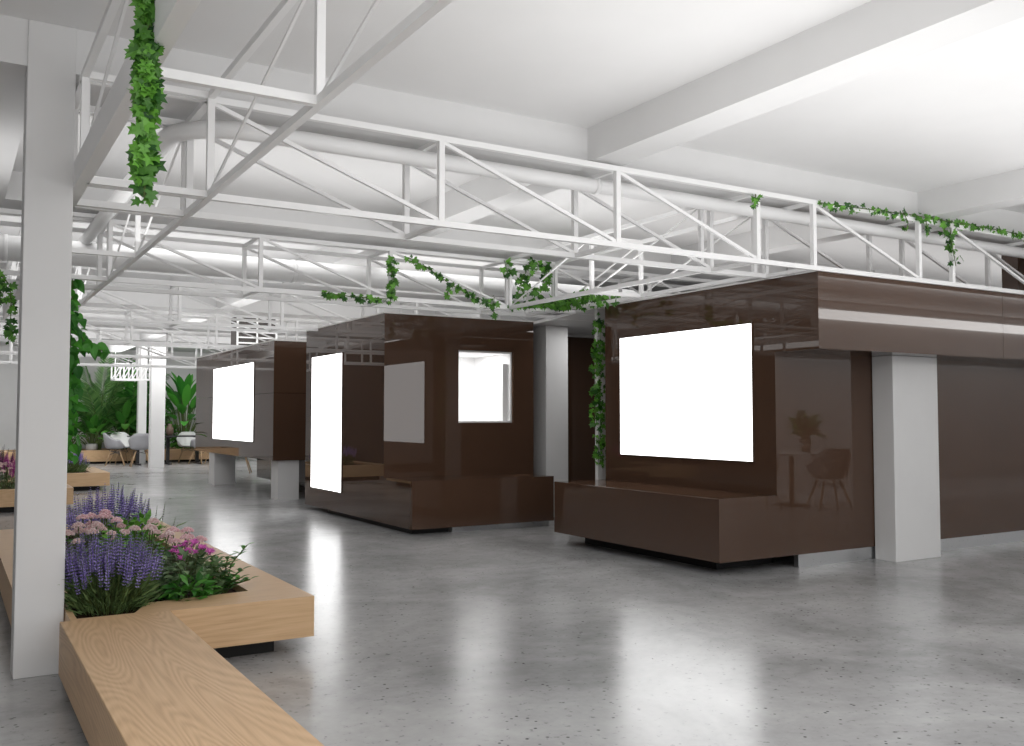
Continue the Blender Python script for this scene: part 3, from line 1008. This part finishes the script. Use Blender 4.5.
def palm(label, x, y, z, n, L, rise, mat, ll=0.42, lw=0.05, nl=22, name='palm'):
    t = thing(name, label, 'plant', (x, y, z))
    lf, st = MB(), MB()
    for i in range(n):
        az = i * 2.4 + rnd(-.2, .2)
        k = i / n
        frond(lf, st, (x + rnd(-.05, .05), y + rnd(-.05, .05), z), az, L * rnd(0.8, 1.05), rise * (1.15 - 0.45 * k), 0.12 + 0.35 * k, nl, ll, lw)
    st.build('stalks', M['stem'], t)
    lf.build('fronds', M[mat], t)
    return t


def paddle_plant(label, x, y, z, n, H, LL, LW, mat, name='paddle_leaf_plant', spread=0.5):
    t = thing(name, label, 'plant', (x, y, z))
    lf, st = MB(), MB()
    for i in range(n):
        az = i * 2.4
        k = (i + 0.5) / n
        h = Vector((cos(az), sin(az), 0))
        top = Vector((x, y, z)) + h * spread * k * rnd(.8, 1.2) * 0.6 + Vector((0, 0, H * (1 - 0.55 * k) * rnd(0.85, 1)))
        base = Vector((x, y, z)) + h * 0.04
        st.tube([base, base.lerp(top, 0.5) + Vector((0, 0, 0.05)), top], [0.016, 0.013, 0.009], 5, False)
        lf.leaf(top, h * (0.25 + 0.9 * k) + Vector((0, 0, 1 - 0.7 * k)), Vector((0, 0, 1)) - h, LL * rnd(0.8, 1.1), LW * rnd(.85, 1.1), 'paddle', 0.2 + 0.25 * k)
    st.build('stalks', M['stem'], t)
    lf.build('leaves', M[mat], t)
    return t


random.seed(21)
ZP = 0.33
palm('tall feathery palm at the left of the far planter', 3.55, 27.7, ZP, 15, 2.1, 1.2, 'palm', 0.5, 0.05, 26)
palm('dark arching palm behind the dining table left of the narrow column', 4.45, 27.9, ZP, 16, 2.2, 1.1, 'dpalm', 0.5, 0.06, 24)
palm('small palm close to the far white column', 4.95, 28.0, ZP, 11, 1.6, 1.0, 'dpalm', 0.45, 0.05, 20)
paddle_plant('tall bird of paradise plant with big paddle leaves right of the far column', 5.75, 27.5, ZP, 54, 1.55, 0.85, 0.22, 'bird', spread=1.6)
paddle_plant('calathea with broad striped leaves at the left of the far planter', 3.35, 27.3, ZP, 26, 0.7, 0.5, 0.2, 'leafmid', 'calathea', 0.8)
paddle_plant('broad leaved plant behind the grey chair facing right', 4.15, 27.35, ZP, 24, 0.95, 0.6, 0.2, 'leafmid', 'calathea', 0.9)
paddle_plant('low broad leaved plant at the left end of the far planter', 2.75, 27.5, ZP, 22, 0.85, 0.5, 0.2, 'leafmid', 'calathea', 0.8)
leafy('leafy_plant', 'low leafy plant beside the far column at table height', 5.2, 27.4, ZP, 0.3, 0.9, 240, 0.16, 0.08, 'leafmid')
leafy('leafy_plant', 'low bright green plant under the bird of paradise', 5.85, 27.3, ZP, 0.35, 0.5, 200, 0.18, 0.09, 'leafgreen')
ivy('dense dark ivy climbing behind the narrow far column', [[(4.4, 28.45, 2.9), (4.45, 28.45, 1.2)], [(4.7, 28.45, 2.6), (4.75, 28.45, 1.0)], [(4.25, 28.45, 2.6), (4.2, 28.45, 1.0)]],
    0.16, 60, 0.14, 'vine', kind='heart', name='climbing_vine')
t = thing('flower_pot', 'pale grey stone pot at the left end of the far planter', 'pot', (3.3, 27.1, ZP - 0.02))
MB().lathe([(0.11, 0), (0.16, 0.1), (0.15, 0.2), (0.12, 0.22)], 20, (3.3, 27.12, ZP - 0.02)).build('body', M['pot'], t, True)


# ------------------------------------------------------------------ dining furniture
def make_chair(mat, label, group):
    t = thing('dining_chair', label, 'chair', (0, 0, 0), group)
    # tub shell: rings from the seat centre to a rim that dips at the front and rises at the back
    mb = MB()
    nr, na = 9, 32
    vs, fs = [], []
    for i in range(nr + 1):
        s = i / nr
        for k in range(na):
            a = 2 * pi * k / na              # 0 = front (-y)
            back = (1 - cos(a)) / 2          # 0 front, 1 back
            rim = 0.44 + 0.21 * min(1, max(0, (back - 0.06) / 0.26)) ** 0.9 + 0.18 * min(1, max(0, (back - 0.5) / 0.42)) ** 1.3
            rx = 0.31 * (1 - 0.1 * back)
            ry = 0.28
            if s < 0.5:
                r, zz = 0.78 * (s / 0.5) ** 0.8, 0.415 + 0.03 * (s / 0.5) ** 3
            else:
                w = (s - 0.5) / 0.5
                r, zz = 0.78 + 0.22 * w ** 0.7, 0.445 + (max(rim, 0.45) - 0.445) * w
            vs.append((rx * r * sin(a), -ry * r * cos(a) + 0.03 * back * s, zz))
    for i in range(nr):
        for k in range(na):
            k2 = (k + 1) % na
            fs.append((i * na + k, i * na + k2, (i + 1) * na + k2, (i + 1) * na + k))
    mb.add(vs, fs)
    o = mb.build('shell', mat, t, True)
    so = o.modifiers.new('solidify', 'SOLIDIFY')
    so.thickness = 0.014
    for sx in (-1, 1):
        for sy in (-1, 1):
            MB().tube([(sx * 0.11, sy * 0.10, 0.40), (sx * 0.235, sy * 0.225, 0.0)], [0.016, 0.011], 8).build('leg', M['oak_leg'], t, True)
    wi = MB()
    for sx in (-1, 1):
        wi.bar((sx * 0.14, -0.14, 0.31), (-sx * 0.14, 0.14, 0.38), 0.008)
        wi.bar((sx * 0.155, -0.145, 0.27), (sx * 0.155, 0.145, 0.38), 0.008)
        wi.bar((sx * 0.155, 0.145, 0.27), (sx * 0.155, -0.145, 0.38), 0.008)
    wi.build('wire_brace', M['wire'], t)
    return t


G = 'shell chairs at the far dining table'
ch_g = make_chair(M['shell'], 'grey shell chair at the left end of the dark dining table', G)
ch_w = make_chair(M['shell_w'], 'white shell chair behind the dark dining table, left one', G)
spots = [
    (ch_g, 3.72, 25.9, 80, 'grey shell chair at the left end of the dark dining table', G),
    (ch_g, 4.17, 24.95, 175, 'grey shell chair with its back to the viewer just left of the far column', G),
    (ch_g, 5.78, 25.5, 215, 'grey shell chair at the right of the dark table near the farther kiosk', G),
    (ch_g, 6.1, 25.2, 190, 'grey shell chair with legs showing beside the farther kiosk', G),
    (ch_g, 5.57, 20.9, 160, 'chair with wooden legs seen under the raised kiosk', G),
    (ch_w, 3.98, 26.62, 10, 'white shell chair behind the dark dining table, left one', G),
    (ch_w, 5.65, 26.55, -10, 'white shell chair behind the dark dining table, right one', G),
    (ch_g, 10.12, 2.32, 25, 'grey shell chair mirrored in the right kiosk, right of its table', 'mirrored dining set'),
    (ch_g, 9.45, 1.7, -110, 'grey shell chair mirrored in the right kiosk, left of its table', 'mirrored dining set'),
]
used = set()
for src, x, y, a, lab, gr in spots:
    o = src if src not in used else copy_tree(src)
    used.add(src)
    o.location = (x, y, 0)
    o.rotation_euler = (0, 0, radians(a))
    o['label'] = lab
    o['group'] = gr

t = thing('dining_table', 'long dark dining table in front of the palms', 'table', (4.98, 25.8, 0))
MB().box(4.05, 6.0, 25.45, 26.3, 0.715, 0.745).build('tabletop', M['darktop'], t, False, 0.004)
for x in (4.25, 5.0, 5.75):
    MB().box(x - 0.04, x + 0.04, 25.55, 26.2, 0.0, 0.03).bar((x, 25.87, 0.03), (x, 25.87, 0.70), 0.08).box(x - 0.04, x + 0.04, 25.55, 26.2, 0.69, 0.715).build('leg', M['darktop'], t)
t = thing('vase', 'small brown vase standing on the dark dining table', 'vase', (5.05, 25.9, 0.745))
MB().lathe([(0.06, 0), (0.1, 0.08), (0.09, 0.2), (0.05, 0.26), (0.06, 0.3)], 16, (5.05, 25.9, 0.745)).build('body', M['vase'], t, True)

t = thing('pedestal_table', 'round white pedestal table mirrored in the right kiosk', 'table', (10.3, 1.55, 0))
MB().lathe([(0.58, 0.715), (0.59, 0.72), (0.59, 0.738), (0.58, 0.745)], 40, (10.26, 1.55, 0)).build('tabletop', M['whitetop'], t)
MB().lathe([(0.035, 0.02), (0.035, 0.715)], 20, (10.26, 1.55, 0)).build('pedestal', M['darktop'], t, True)
MB().lathe([(0.25, 0.0), (0.25, 0.012), (0.05, 0.03)], 32, (10.26, 1.55, 0)).build('base', M['darktop'], t, True)
palm('small palm standing on the white table mirrored in the right kiosk', 10.6, 1.5, 0.9, 12, 0.56, 0.8, 'dpalm', 0.16, 0.026, 14, 'potted_palm')
t = thing('flower_pot', 'grey pot holding the mirrored palm on the white table', 'pot', (10.6, 1.5, 0.745))
MB().lathe([(0.07, 0), (0.09, 0.17), (0.08, 0.18), (0.02, 0.16)], 24, (10.6, 1.5, 0.745)).build('body', M['pot'], t, True)
